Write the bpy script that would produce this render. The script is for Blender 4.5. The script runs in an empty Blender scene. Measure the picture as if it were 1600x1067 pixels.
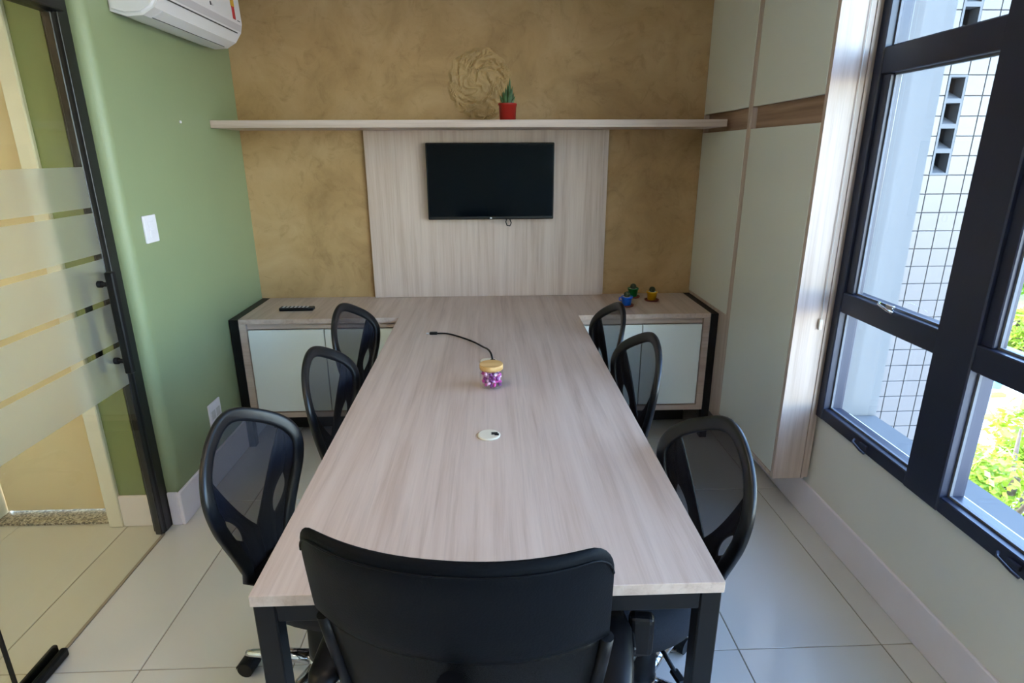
import bpy, bmesh, math, random
from mathutils import Vector, Matrix, noise
S = bpy.context.scene
COL = S.collection
PI = math.pi

# ------------------------------------------------------------------ camera
F_PX, PITCH, YAW, ROLL, CAM_H = 924.574, math.radians(17.691), math.radians(2.118), math.radians(-0.25), 1.595
r0 = Vector((math.cos(YAW), -math.sin(YAW), 0))
fw = Vector((math.sin(YAW)*math.cos(PITCH), math.cos(YAW)*math.cos(PITCH), -math.sin(PITCH)))
u0 = r0.cross(fw)
rr = r0*math.cos(ROLL)+u0*math.sin(ROLL)
uu = u0*math.cos(ROLL)-r0*math.sin(ROLL)
cam_d = bpy.data.cameras.new('camera')
cam = bpy.data.objects.new('camera', cam_d)
COL.objects.link(cam)
m = Matrix((rr, uu, -fw)).transposed().to_4x4()
m.translation = (0, 0, CAM_H)
cam.matrix_world = m
cam_d.sensor_width = 36.0
cam_d.sensor_fit = 'HORIZONTAL'
cam_d.lens = F_PX/1600*36
cam_d.clip_start = 0.02
cam_d.clip_end = 400
S.camera = cam

# ------------------------------------------------------------------ world, sun, exposure
SUN_EL, SUN_AZ = math.radians(52), math.radians(-38)      # azimuth from +y towards +x
world = bpy.data.worlds.new('world')
S.world = world
world.use_nodes = True
wn = world.node_tree
wn.nodes.clear()
sky = wn.nodes.new('ShaderNodeTexSky')
sky.sky_type = 'NISHITA'
sky.sun_disc = False
sky.sun_elevation = SUN_EL
sky.sun_rotation = SUN_AZ
sky.air_density = 1.0
sky.dust_density = 0.4
sky.ozone_density = 2.6
bg = wn.nodes.new('ShaderNodeBackground')
bg.inputs['Strength'].default_value = 2.15
out = wn.nodes.new('ShaderNodeOutputWorld')
wn.links.new(sky.outputs[0], bg.inputs['Color'])
wn.links.new(bg.outputs[0], out.inputs['Surface'])
sun_d = bpy.data.lights.new('sun', 'SUN')
sun_d.energy = 5.0
sun_d.angle = math.radians(0.6)
sun_d.color = (1.0, 0.95, 0.86)
sun = bpy.data.objects.new('sun', sun_d)
COL.objects.link(sun)
sun.rotation_euler = Vector((-math.sin(SUN_AZ)*math.cos(SUN_EL), -math.cos(SUN_AZ)*math.cos(SUN_EL), -math.sin(SUN_EL))).to_track_quat('-Z', 'Y').to_euler()
LAMP_E = 9.5            # radiance of the ceiling lamp diffusers
LAMP_COL = (1.0, 0.80, 0.60)
S.view_settings.view_transform = 'Standard'
S.view_settings.look = 'None'
S.view_settings.exposure = 0.69
S.cycles.max_bounces = 16
S.cycles.diffuse_bounces = 10
S.cycles.transparent_max_bounces = 24
S.view_settings.gamma = 1.0
S.view_settings.use_curve_mapping = False

# ------------------------------------------------------------------ materials
def lin(c):
    return tuple(((v/255)/12.92 if v/255 <= .04045 else ((v/255+.055)/1.055)**2.4) for v in c)+(1,)
def mat_new(name):
    mt = bpy.data.materials.new(name)
    mt.use_nodes = True
    nt = mt.node_tree
    return mt, nt, nt.nodes['Principled BSDF']
def N(nt, t, **k):
    n = nt.nodes.new(t)
    for a, v in k.items():
        if a in n.inputs.keys(): n.inputs[a].default_value = v
        else: setattr(n, a, v)
    return n
def coords(nt, scale=(1, 1, 1)):
    tc = N(nt, 'ShaderNodeTexCoord')
    mp = N(nt, 'ShaderNodeMapping')
    mp.inputs['Scale'].default_value = scale
    nt.links.new(tc.outputs['Object'], mp.inputs['Vector'])
    return mp.outputs['Vector']
def ramp(nt, fac, stops):
    r = N(nt, 'ShaderNodeValToRGB')
    el = r.color_ramp.elements
    while len(el) < len(stops): el.new(0.5)
    for e, (p, c) in zip(el, stops):
        e.position = p; e.color = c
    nt.links.new(fac, r.inputs['Fac'])
    return r.outputs['Color']
def bump(nt, bs, h, strength, dist=0.01):
    b = N(nt, 'ShaderNodeBump', Strength=strength, Distance=dist)
    nt.links.new(h, b.inputs['Height'])
    nt.links.new(b.outputs['Normal'], bs.inputs['Normal'])
def plain(name, c, rough=.5, metal=0., var=.04, scale=8., bmp=0., bscale=60., spec=None, coat=0.):
    """one colour with a faint procedural mottling"""
    mt, nt, bs = mat_new(name)
    v = coords(nt)
    n = N(nt, 'ShaderNodeTexNoise', Scale=scale, Detail=4.0)
    nt.links.new(v, n.inputs['Vector'])
    L = lin(c)
    a = tuple(max(0, x*(1-var)) for x in L[:3])+(1,)
    b = tuple(min(1, x*(1+var)) for x in L[:3])+(1,)
    nt.links.new(ramp(nt, n.outputs['Fac'], [(.3, a), (.7, b)]), bs.inputs['Base Color'])
    bs.inputs['Roughness'].default_value = rough
    bs.inputs['Metallic'].default_value = metal
    if spec is not None: bs.inputs['Specular IOR Level'].default_value = spec
    if coat: bs.inputs['Coat Weight'].default_value = coat
    if bmp:
        n2 = N(nt, 'ShaderNodeTexNoise', Scale=bscale, Detail=3.0)
        nt.links.new(v, n2.inputs['Vector'])
        bump(nt, bs, n2.outputs['Fac'], bmp)
    return mt
def wood(name, axis, c1=(192, 171, 157), c2=(202, 183, 170), c3=(180, 158, 143), rough=.42):
    """pale greyed oak laminate, grain running along one axis"""
    mt, nt, bs = mat_new(name)
    sc = [24., 24., 24.]; sc['xyz'.index(axis)] = 1.0
    v = coords(nt, sc)
    n1 = N(nt, 'ShaderNodeTexNoise', Scale=1.0, Detail=7.0, Roughness=.62, Distortion=.35)
    nt.links.new(v, n1.inputs['Vector'])
    sc2 = [70., 70., 70.]; sc2['xyz'.index(axis)] = 2.0
    v2 = coords(nt, sc2)
    n2 = N(nt, 'ShaderNodeTexNoise', Scale=1.0, Detail=4.0, Roughness=.6, Distortion=.2)
    nt.links.new(v2, n2.inputs['Vector'])
    sc3 = [2.2, 2.2, 2.2]; sc3['xyz'.index(axis)] = .5
    v3 = coords(nt, sc3)
    n3 = N(nt, 'ShaderNodeTexNoise', Scale=1.0, Detail=3.0)
    nt.links.new(v3, n3.inputs['Vector'])
    ca = ramp(nt, n1.outputs['Fac'], [(.34, lin(c3)), (.46, lin(c1)), (.62, lin(c2))])
    cb = ramp(nt, n2.outputs['Fac'], [(.33, (.80, .79, .78, 1)), (.48, (1, 1, 1, 1))])
    cc = ramp(nt, n3.outputs['Fac'], [(.35, (.95, .935, .925, 1)), (.65, (1, 1, 1, 1))])
    m1 = N(nt, 'ShaderNodeMix', data_type='RGBA', blend_type='MULTIPLY'); m1.inputs[0].default_value = .55
    nt.links.new(ca, m1.inputs[6]); nt.links.new(cb, m1.inputs[7])
    m2 = N(nt, 'ShaderNodeMix', data_type='RGBA', blend_type='MULTIPLY'); m2.inputs[0].default_value = .8
    nt.links.new(m1.outputs[2], m2.inputs[6]); nt.links.new(cc, m2.inputs[7])
    nt.links.new(m2.outputs[2], bs.inputs['Base Color'])
    bs.inputs['Roughness'].default_value = rough
    bump(nt, bs, n2.outputs['Fac'], .06, .002)
    return mt
def plaster(name):
    """ochre burnt-cement plaster: clouds, trowel drags, small pits"""
    mt, nt, bs = mat_new(name)
    v = coords(nt)
    n1 = N(nt, 'ShaderNodeTexNoise', Scale=2.4, Detail=7.0, Roughness=.62, Distortion=.6)
    n2 = N(nt, 'ShaderNodeTexNoise', Scale=9.0, Detail=6.0, Roughness=.7, Distortion=1.2)
    n3 = N(nt, 'ShaderNodeTexNoise', Scale=45., Detail=4.0)
    for n in (n1, n2, n3): nt.links.new(v, n.inputs['Vector'])
    ca = ramp(nt, n1.outputs['Fac'], [(.30, lin((147, 114, 71))), (.5, lin((172, 138, 93))), (.7, lin((186, 154, 111)))])
    cb = ramp(nt, n2.outputs['Fac'], [(.30, (.74, .70, .60, 1)), (.47, (1, 1, 1, 1)), (.75, (1.0, 1.0, .97, 1))])
    m1 = N(nt, 'ShaderNodeMix', data_type='RGBA', blend_type='MULTIPLY'); m1.inputs[0].default_value = .75
    nt.links.new(ca, m1.inputs[6]); nt.links.new(cb, m1.inputs[7])
    nt.links.new(m1.outputs[2], bs.inputs['Base Color'])
    bs.inputs['Roughness'].default_value = .62
    ad = N(nt, 'ShaderNodeMath', operation='MULTIPLY_ADD'); ad.inputs[1].default_value = .3
    nt.links.new(n3.outputs['Fac'], ad.inputs[0]); nt.links.new(n2.outputs['Fac'], ad.inputs[2])
    bump(nt, bs, ad.outputs[0], .25, .006)
    return mt
def granite(name):
    mt, nt, bs = mat_new(name)
    v = coords(nt)
    n = N(nt, 'ShaderNodeTexVoronoi', Scale=140.)
    nt.links.new(v, n.inputs['Vector'])
    nt.links.new(ramp(nt, n.outputs['Color'], [(.2, lin((80, 72, 62))), (.5, lin((150, 138, 122))), (.8, lin((196, 186, 170)))]), bs.inputs['Base Color'])
    bs.inputs['Roughness'].default_value = .3
    return mt
def glass_mat(name, tint, refl=1.0):
    mt = bpy.data.materials.new(name); mt.use_nodes = True
    nt = mt.node_tree; nt.nodes.clear()
    o = N(nt, 'ShaderNodeOutputMaterial')
    t = N(nt, 'ShaderNodeBsdfTransparent'); t.inputs[0].default_value = tint
    g = N(nt, 'ShaderNodeBsdfGlossy'); g.inputs['Roughness'].default_value = .01
    fr = N(nt, 'ShaderNodeFresnel'); fr.inputs['IOR'].default_value = 1.45
    mu = N(nt, 'ShaderNodeMath', operation='MULTIPLY'); mu.inputs[1].default_value = refl
    mx = N(nt, 'ShaderNodeMixShader')
    ge = N(nt, 'ShaderNodeNewGeometry')          # the inner side of the pane does not reflect
    iv = N(nt, 'ShaderNodeMath', operation='SUBTRACT'); iv.inputs[0].default_value = 1.0
    m3 = N(nt, 'ShaderNodeMath', operation='MULTIPLY')
    nt.links.new(ge.outputs['Backfacing'], iv.inputs[1])
    nt.links.new(fr.outputs[0], mu.inputs[0]); nt.links.new(mu.outputs[0], m3.inputs[0])
    nt.links.new(iv.outputs[0], m3.inputs[1]); nt.links.new(m3.outputs[0], mx.inputs[0])
    nt.links.new(t.outputs[0], mx.inputs[1]); nt.links.new(g.outputs[0], mx.inputs[2])
    nt.links.new(mx.outputs[0], o.inputs['Surface'])
    return mt
def frosted_mat(name):
    mt = bpy.data.materials.new(name); mt.use_nodes = True
    nt = mt.node_tree; nt.nodes.clear()
    o = N(nt, 'ShaderNodeOutputMaterial')
    r = N(nt, 'ShaderNodeBsdfRefraction'); r.inputs['IOR'].default_value = 1.10; r.inputs['Roughness'].default_value = .33
    r.inputs['Color'].default_value = (.95, .96, .95, 1)
    d = N(nt, 'ShaderNodeBsdfDiffuse'); d.inputs['Color'].default_value = lin((205, 205, 198))
    tr = N(nt, 'ShaderNodeBsdfTranslucent'); tr.inputs['Color'].default_value = lin((225, 224, 216))
    m1 = N(nt, 'ShaderNodeMixShader'); m1.inputs[0].default_value = .5
    nt.links.new(d.outputs[0], m1.inputs[1]); nt.links.new(tr.outputs[0], m1.inputs[2])
    m2 = N(nt, 'ShaderNodeMixShader'); m2.inputs[0].default_value = .20
    nt.links.new(r.outputs[0], m2.inputs[1]); nt.links.new(m1.outputs[0], m2.inputs[2])
    nt.links.new(m2.outputs[0], o.inputs['Surface'])
    return mt
def mesh_fabric(name, c, holes):
    mt, nt, bs = mat_new(name)
    bs.inputs['Base Color'].default_value = lin(c)
    bs.inputs['Roughness'].default_value = .55
    bs.inputs['Specular IOR Level'].default_value = .2
    tr = N(nt, 'ShaderNodeBsdfTransparent')
    mx = N(nt, 'ShaderNodeMixShader')
    v = coords(nt)
    w = N(nt, 'ShaderNodeTexNoise', Scale=900., Detail=1.0)
    nt.links.new(v, w.inputs['Vector'])
    rr_ = ramp(nt, w.outputs['Fac'], [(0, (holes-.08,)*3+(1,)), (1, (holes+.08,)*3+(1,))])
    nt.links.new(rr_, mx.inputs[0])
    nt.links.new(bs.outputs[0], mx.inputs[1]); nt.links.new(tr.outputs[0], mx.inputs[2])
    nt.links.new(mx.outputs[0], nt.nodes['Material Output'].inputs['Surface'])
    return mt
def emit(name, c, e):
    mt, nt, bs = mat_new(name)
    bs.inputs['Base Color'].default_value = c+(1,)
    bs.inputs['Emission Color'].default_value = c+(1,)
    bs.inputs['Emission Strength'].default_value = e
    return mt
def leaf_mat(name, c1, c2):
    mt, nt, bs = mat_new(name)
    v = coords(nt)
    n = N(nt, 'ShaderNodeTexNoise', Scale=2.5, Detail=5.0)
    nt.links.new(v, n.inputs['Vector'])
    nt.links.new(ramp(nt, n.outputs['Fac'], [(.35, lin(c1)), (.65, lin(c2))]), bs.inputs['Base Color'])
    bs.inputs['Roughness'].default_value = .5
    tr = N(nt, 'ShaderNodeBsdfTranslucent'); tr.inputs['Color'].default_value = lin(c2)
    mx = N(nt, 'ShaderNodeMixShader'); mx.inputs[0].default_value = .35
    nt.links.new(bs.outputs[0], mx.inputs[1]); nt.links.new(tr.outputs[0], mx.inputs[2])
    nt.links.new(mx.outputs[0], nt.nodes['Material Output'].inputs['Surface'])
    return mt
M = {}
M['wood_y'] = wood('greyed_oak_y', 'y')
M['wood_x'] = wood('greyed_oak_x', 'x')
M['wood_z'] = wood('greyed_oak_z', 'z')
M['wood_warm'] = wood('warm_oak', 'y', (150, 120, 100), (170, 140, 118), (132, 104, 86))
M['plaster'] = plaster('ochre_plaster')
M['green'] = plain('sage_green_paint', (140, 151, 113), .45, var=.02, scale=3., bmp=.03)
M['olive'] = plain('corridor_green_paint', (134, 146, 100), .5, var=.02, scale=3.)
M['cream'] = plain('cream_paint', (224, 222, 214), .55, var=.02, scale=3., bmp=.03)
M['white_paint'] = plain('white_paint', (238, 236, 230), .5, var=.015, scale=2.)
M['base'] = plain('white_baseboard', (236, 228, 236), .35, var=.015)
M['tile'] = plain('cream_porcelain_tile', (208, 205, 199), .11, spec=.75, var=.03, scale=1.5)
M['grout'] = plain('grey_grout', (140, 130, 112), .8)
M['door'] = plain('cream_door', (230, 212, 178), .4, var=.015)
M['trim'] = plain('door_trim_white', (234, 228, 216), .4, var=.015)
M['granite'] = granite('granite')
M['black'] = plain('black_steel', (9, 10, 13), .45, var=.1, spec=.3)
M['black_frame'] = plain('black_window_frame', (32, 36, 54), .4, var=.06, bmp=.03, bscale=120)
M['dark_alu'] = plain('dark_aluminium', (12, 13, 15), .35, var=.05)
M['plastic'] = plain('black_plastic', (9, 10, 14), .42, var=.08, spec=.25)
M['fabric'] = plain('black_fabric', (18, 20, 28), .9, var=.2, scale=300., bmp=.3, bscale=500)
M['leather'] = plain('black_leatherette', (6, 9, 14), .55, spec=.10, var=.1, bmp=.08, bscale=220)
M['mesh'] = mesh_fabric('chair_mesh', (30, 31, 40), .30)
M['mesh_dark'] = mesh_fabric('chair_mesh_dense', (3, 4, 6), .09)
M['chrome'] = plain('chrome', (205, 206, 208), .12, metal=1., var=.02)
M['lacquer'] = plain('pale_lacquered_door', (232, 238, 234), .25, var=.015, scale=2.)
M['wardrobe_door'] = plain('grey_white_door', (216, 216, 206), .32, var=.015, scale=2.)
M['glass'] = glass_mat('clear_glass', (.97, .985, .98, 1))
M['door_glass'] = glass_mat('door_glass', (.93, .93, .86, 1))
M['frost'] = frosted_mat('frosted_film')
M['ac'] = plain('white_plastic', (226, 222, 222), .38, var=.01)
M['ac_grey'] = plain('silver_strip', (196, 190, 192), .35, var=.01)
M['bead'] = plain('grey_rubber_bead', (104, 106, 112), .6)
M['frame_plastic'] = plain('satin_black_plastic', (12, 13, 17), .36, var=.05, spec=.5)
M['medallion'] = plain('trowelled_ochre', (174, 143, 97), .6, var=.10, scale=14., bmp=.5, bscale=40.)
M['slot'] = plain('dark_slot', (60, 58, 58), .6)
M['switch'] = plain('switch_white', (228, 222, 228), .35, var=.01)
M['screen'] = plain('tv_screen', (1, 6, 11), .10, var=.1, spec=.10)
M['bezel'] = plain('tv_bezel', (10, 10, 12), .25)
M['mark'] = plain('pale_mark', (190, 190, 195), .4)
M['red'] = plain('red_ribbon', (190, 40, 45), .5)
M['yellow'] = plain('yellow_ribbon', (214, 170, 50), .5)
M['red_pot'] = plain('red_pot', (158, 34, 24), .3, var=.05)
M['soil'] = plain('soil', (52, 40, 30), .95, var=.3, scale=120)
M['aloe'] = plain('succulent_leaf', (52, 86, 38), .45, var=.3, scale=90)
M['cactus'] = plain('cactus', (52, 62, 40), .7, var=.3, scale=200)
M['blue_pot'] = plain('blue_pot', (24, 92, 200), .3)
M['green_pot'] = plain('green_pot', (14, 110, 52), .3)
M['yellow_pot'] = plain('yellow_pot', (214, 160, 20), .3)
M['saucer'] = plain('terracotta_saucer', (104, 40, 26), .6)
M['gravel'] = plain('white_gravel', (206, 204, 190), .9, var=.2, scale=300)
M['lid'] = wood('bamboo_lid', 'x', (205, 160, 96), (226, 188, 128), (170, 120, 62))
M['jar'] = glass_mat('jar_glass', (.985, .985, .985, 1), .7)
M['candy_a'] = plain('magenta_foil', (206, 74, 160), .3, var=.1)
M['candy_b'] = plain('lilac_foil', (232, 186, 222), .3, var=.1)
M['candy_c'] = plain('violet_foil', (140, 66, 140), .3, var=.1)
M['grommet'] = plain('ivory_plastic', (214, 206, 186), .4)
M['hole'] = plain('dark_hole', (12, 11, 10), .9)
M['cord'] = plain('white_cord', (214, 208, 200), .5)
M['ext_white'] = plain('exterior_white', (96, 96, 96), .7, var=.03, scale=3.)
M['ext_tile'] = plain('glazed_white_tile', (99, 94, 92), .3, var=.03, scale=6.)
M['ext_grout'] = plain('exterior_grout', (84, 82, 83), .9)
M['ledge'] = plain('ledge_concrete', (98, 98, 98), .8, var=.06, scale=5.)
M['asphalt'] = plain('street', (196, 190, 182), .9, var=.08, scale=.5)
M['grass'] = plain('grass', (120, 140, 60), .95, var=.3, scale=1.)
M['leaf_a'] = leaf_mat('leaves_yellow_green', (104, 132, 34), (176, 196, 66))
M['leaf_b'] = leaf_mat('leaves_mid_green', (76, 112, 34), (140, 170, 60))
M['bark'] = plain('bark', (92, 76, 60), .9, var=.2, scale=12)
M['pole'] = plain('grey_pole', (150, 158, 164), .6)
M['teal'] = plain('teal_box', (96, 150, 160), .6)
M['lamp'] = emit('lamp_diffuser', LAMP_COL, LAMP_E)
M['lamp_hall'] = emit('hall_lamp_diffuser', (1.0, .72, .46), 30.0)

# ------------------------------------------------------------------ mesh helpers
def bx(bm, x0, x1, y0, y1, z0, z1, bev=0., seg=1):
    vs = [bm.verts.new((x, y, z)) for x in (x0, x1) for y in (y0, y1) for z in (z0, z1)]
    idx = ((0, 1, 3, 2), (4, 6, 7, 5), (0, 4, 5, 1), (2, 3, 7, 6), (0, 2, 6, 4), (1, 5, 7, 3))
    fs = [bm.faces.new([vs[i] for i in q]) for q in idx]
    if bev:
        es = list({e for f in fs for e in f.edges})
        bmesh.ops.bevel(bm, geom=es, offset=bev, segments=seg, profile=.5, affect='EDGES')
    return bm
def box(*a, **k):
    return bx(bmesh.new(), *a, **k)
def tube(bm, pts, r, n=8, closed=False, cap=True, flat=None):
    """sweep a circle (or ellipse: flat=(normal-axis, ratio)) along pts; r may be a list"""
    pts = [Vector(p) for p in pts]
    k = len(pts)
    rs = r if isinstance(r, (list, tuple)) else [r]*k
    rings = []
    prev = None
    for i, p in enumerate(pts):
        a = pts[(i-1) % k] if (closed or i > 0) else p
        b = pts[(i+1) % k] if (closed or i < k-1) else p
        t = (b-a).normalized()
        if prev is None:
            ref = Vector((0, 0, 1)) if abs(t.z) < .9 else Vector((1, 0, 0))
            nrm = t.cross(ref).normalized()
        else:
            nrm = (prev-t*prev.dot(t)).normalized()
        prev = nrm
        bi = t.cross(nrm)
        rings.append([bm.verts.new(p+(nrm*math.cos(2*PI*j/n)+bi*math.sin(2*PI*j/n))*rs[i]) for j in range(n)])
    for i in range(k if closed else k-1):
        A, B = rings[i], rings[(i+1) % k]
        off = 0
        if closed and i == k-1:
            off = min(range(n), key=lambda o: (A[0].co-B[o].co).length)
        for j in range(n):
            f = bm.faces.new((A[j], A[(j+1) % n], B[(j+1+off) % n], B[(j+off) % n])); f.smooth = True
    if cap and not closed:
        bm.faces.new(rings[0][::-1]); bm.faces.new(rings[-1])
    return bm
def lathe(bm, prof, n=24, cx=0, cy=0, cap=True):
    rings = []
    for (r, z) in prof:
        rings.append([bm.verts.new((cx+r*math.cos(2*PI*j/n), cy+r*math.sin(2*PI*j/n), z)) for j in range(n)])
    for A, B in zip(rings, rings[1:]):
        for j in range(n):
            f = bm.faces.new((A[j], A[(j+1) % n], B[(j+1) % n], B[j])); f.smooth = True
    if cap:
        bm.faces.new(rings[0][::-1]); bm.faces.new(rings[-1])
    return bm
def prism(bm, poly, axis, a, b):
    """extrude a 2-D polygon along axis from a to b; poly gives the two other axes in order"""
    def P(u, v, w):
        return {'x': (w, u, v), 'y': (u, w, v), 'z': (u, v, w)}[axis]
    A = [bm.verts.new(P(u, v, a)) for u, v in poly]
    B = [bm.verts.new(P(u, v, b)) for u, v in poly]
    k = len(poly)
    for i in range(k):
        bm.faces.new((A[i], A[(i+1) % k], B[(i+1) % k], B[i]))
    bm.faces.new(A[::-1]); bm.faces.new(B)
    return bm
def grid(bm, rows, smooth=True):
    vs = [[bm.verts.new(p) for p in r] for r in rows]
    for A, B in zip(vs, vs[1:]):
        for i in range(len(A)-1):
            f = bm.faces.new((A[i], A[i+1], B[i+1], B[i])); f.smooth = smooth
    return bm
def solid(bm, th):
    bmesh.ops.recalc_face_normals(bm, faces=bm.faces)
    bmesh.ops.solidify(bm, geom=list(bm.faces), thickness=th)
    return bm
def mesh_of(name, bm, mt):
    bmesh.ops.recalc_face_normals(bm, faces=bm.faces)
    me = bpy.data.meshes.new(name)
    bm.to_mesh(me); bm.free()
    for x in (mt if isinstance(mt, (list, tuple)) else [mt]): me.materials.append(M[x])
    return me
def obj(name, bm, mt, parent=None, world=True):
    """link one mesh object; with a parent, world-space vertices are made relative to it"""
    if parent is not None and world:
        o_ = Vector(parent.location)
        if parent.parent is not None: o_ = o_+Vector(parent.parent.location)
        bmesh.ops.translate(bm, verts=bm.verts, vec=-o_)
    o = bpy.data.objects.new(name, mesh_of(name, bm, mt))
    COL.objects.link(o)
    if parent is not None: o.parent = parent
    return o
def tag(o, label, cat, group=None, kind=None):
    o['label'] = label; o['category'] = cat
    if group: o['group'] = group
    if kind: o['kind'] = kind
    return o
def thing(name, label, cat, loc=(0, 0, 0), rz=0, group=None):
    e = bpy.data.objects.new(name, None)
    e.empty_display_size = .1
    COL.objects.link(e)
    e.location = loc; e.rotation_euler = (0, 0, rz)
    return tag(e, label, cat, group)
def struct(name, bm, mt, label, cat):
    return tag(obj(name, bm, mt), label, cat, kind='structure')
def copy_tree(o, parent=None):
    c = o.copy(); COL.objects.link(c)
    c.parent = parent
    for ch in o.children: copy_tree(ch, c)
    return c

# ------------------------------------------------------------------ room dimensions
XL, XR, YB, YC, ZC = -1.403, 1.425, 3.604, 2.36, 2.60
YK, XK = -1.6, -3.2            # wall behind the camera, far corridor wall
TXL, TXR, TY0, TY1, TZ = -.495, .476, .994, 3.102, .75

# ------------------------------------------------------------------ floor with porcelain tiles
fl = struct('floor', box(XK, XR+.05, YK, YB+.1, -.15, -.003), 'grout', 'glossy cream porcelain tile floor with thin grey joints', 'floor')
TW, TL, GAP = .4925, .985, .0035
tb = box(GAP/2, TW-GAP/2, GAP/2, TL-GAP/2, -.01, 0, bev=.0012)
tile_me = mesh_of('tile', tb, 'tile')
jx0, jy0 = -1.155, 1.552
for i in range(-5, 6):
    for j in range(-4, 3):
        x, y = jx0+i*TW, jy0+j*TL
        if x+TW < XK or x > XR or y+TL < YK or y > YB+.1: continue
        o = bpy.data.objects.new('tile', tile_me); COL.objects.link(o)
        o.parent = fl; o.location = (x, y, 0)
ce = struct('ceiling', box(XK, XR+.2, YK, YB+.1, ZC, ZC+.1), 'white_paint', 'flat white painted ceiling of the meeting room', 'ceiling')
# ------------------------------------------------------------------ back wall with trowelled medallion
wb = struct('wall_back', box(XL-.2, XR+.2, YB, YB+.12, 0, ZC), 'plaster', 'ochre burnt cement plaster wall behind the television', 'wall')
def medallion():
    bm = bmesh.new()
    cx, cz, R_ = -.042, 1.965, .185
    n = 64
    rows = []
    for i in range(n+1):
        row = []
        for j in range(n+1):
            x, z = (i/n*2-1)*R_*1.15, (j/n*2-1)*R_*1.15
            rad = math.hypot(x, z)/R_
            ang = math.atan2(z, x)
            edge = 1+.10*noise.noise((math.cos(ang)*1.6, math.sin(ang)*1.6, 3.1))+.05*noise.noise((math.cos(ang)*5, math.sin(ang)*5, 1.1))
            w = max(0, min(1, (edge-rad)/.10))
            sw = noise.noise((math.cos(ang+rad*2.2)*rad*4, math.sin(ang+rad*2.2)*rad*4, .7))
            rg = 1-abs(noise.noise((x*22+sw*1.5, z*22-sw, 5.3)))*2
            h = w*(.007+.011*max(0, rg)+.010*sw)
            row.append((cx+x, YB-max(-.002, h)+.0015, cz+z))
        rows.append(row)
    return grid(bm, rows, False)
obj('plaster_medallion', medallion(), 'medallion', wb)
# ------------------------------------------------------------------ left side: green wall, corridor wall with doorway
wl = struct('wall_left', prism(bmesh.new(), [(XL-.14, YC+.001)]+[(XL-.046+.046*math.sin(PI/2*k/14), YC+.001+.046*(1-math.cos(PI/2*k/14))) for k in range(15)]+[(XL, YB), (XL-.14, YB)], 'z', 0, ZC), 'green', 'sage green painted wall under the air conditioner', 'wall')
bl = struct('baseboard_left', box(XL, XL+.014, YC-.012, YB-.001, .001, .165, bev=.003), 'base', 'tall white baseboard along the sage green wall', 'baseboard')
obj('corner_return', box(-1.4485, XL-.0005, YC-.012, YC+.0005, .001, .165, bev=.003), 'base', bl)
DX0, DX1 = -2.26, -1.72          # doorway in the corridor
wc = struct('wall_corridor', box(DX1, XL-.142, YC, YC+.12, 0, ZC), 'olive', 'green corridor wall strip seen through the glass door', 'wall')
obj('wall_segment', box(XK, DX0, YC, YC+.12, 0, ZC), 'olive', wc)
obj('wall_header', box(DX0, DX1, YC, YC+.12, 2.10, ZC), 'olive', wc)
struct('baseboard_corridor', box(-1.661, -1.508, YC-.014, YC-.001, .001, .156, bev=.003), 'base', 'short white baseboard on the corridor wall beside the door frame', 'baseboard')
dt = struct('trim_1', box(DX1-.004, -1.661, YC-.018, YC+.125, .001, 2.16, bev=.004), 'trim', 'white door frame in the corridor', 'door frame')
obj('side_casing', box(DX0-.06, DX0+.004, YC-.018, YC+.125, .001, 2.16, bev=.004), 'trim', dt)
obj('head_casing', box(DX0+.004, DX1-.004, YC-.018, YC+.125, 2.10, 2.16, bev=.004), 'trim', dt)
dr = struct('door_1', box(DX0+.008, DX1-.008, YC+.105, YC+.14, .02, 2.098, bev=.002), 'door', 'closed cream corridor door above a granite sill', 'door')
obj('handle', tube(bmesh.new(), [(DX0+.07, YC+.1, 1.02), (DX0+.07, YC+.05, 1.02), (DX0+.17, YC+.05, 1.02)], .009), 'chrome', dr)
struct('threshold', box(DX0+.004, DX1-.004, YC+.012, YC+.16, .0, .012, bev=.002), 'granite', 'speckled grey granite sill under the corridor door', 'threshold')
struct('wall_far_left', box(XK-.1, XK, YK, YC+.12, 0, ZC), 'white_paint', 'white corridor wall opposite the glass door', 'wall')
struct('wall_front', box(XK, XR+.2, YK-.1, YK, 0, ZC), 'cream', 'cream wall behind the head chair', 'wall')
# ------------------------------------------------------------------ glass partition: frame, sliding leaf, fixed pane
XD = -1.454
gf = thing('sliding_door_frame', 'black aluminium jamb and header framing the sliding glass door', 'door frame', (XD, YC-.03, 0))
obj('jamb', box(XD-.052, XD+.004, YC-.058, YC-.0015, .001, 2.12, bev=.002), 'dark_alu', gf)
obj('strike_profile', box(XD-.026, XD+.002, YC-.075, YC-.0585, .001, 2.055, bev=.002), 'plastic', gf)
obj('header', box(XD-.05, XD+.03, YK, YC-.0585, 2.056, 2.14, bev=.003), 'dark_alu', gf)
obj('wall_above', box(XD-.05, XD+.02, YK, YC, 2.141, ZC), 'green', gf)
obj('floor_track', box(XD-.006, XD+.006, YK+.02, YC-.076, .0002, .004), 'grout', gf)
gl = thing('sliding_glass_door', 'sliding glass door with frosted stripes and black pull handle', 'door', (XD, 1.9, .01))
LY0, LY1 = 1.45, 2.262
obj('glass_pane', box(XD-.004, XD+.004, LY0, LY1, .012, 2.05), 'door_glass', gl)
obj('stile', box(XD-.022, XD+.006, LY1, YC-.076, .012, 2.05, bev=.003), 'dark_alu', gl)
obj('edge_seal', box(XD-.006, XD+.006, LY0-.006, LY0-.0005, .012, 2.05), 'plastic', gl)
zs = [1.553, 1.400, 1.232, 1.062, .890, .722]
for k in range(5):
    obj('frosted_stripe', box(XD+.0045, XD+.0055, LY0+.002, LY1-.001, zs[k+1]+(.011 if k < 4 else 0), zs[k]-(.009 if k else 0)), 'frost', gl)
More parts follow.
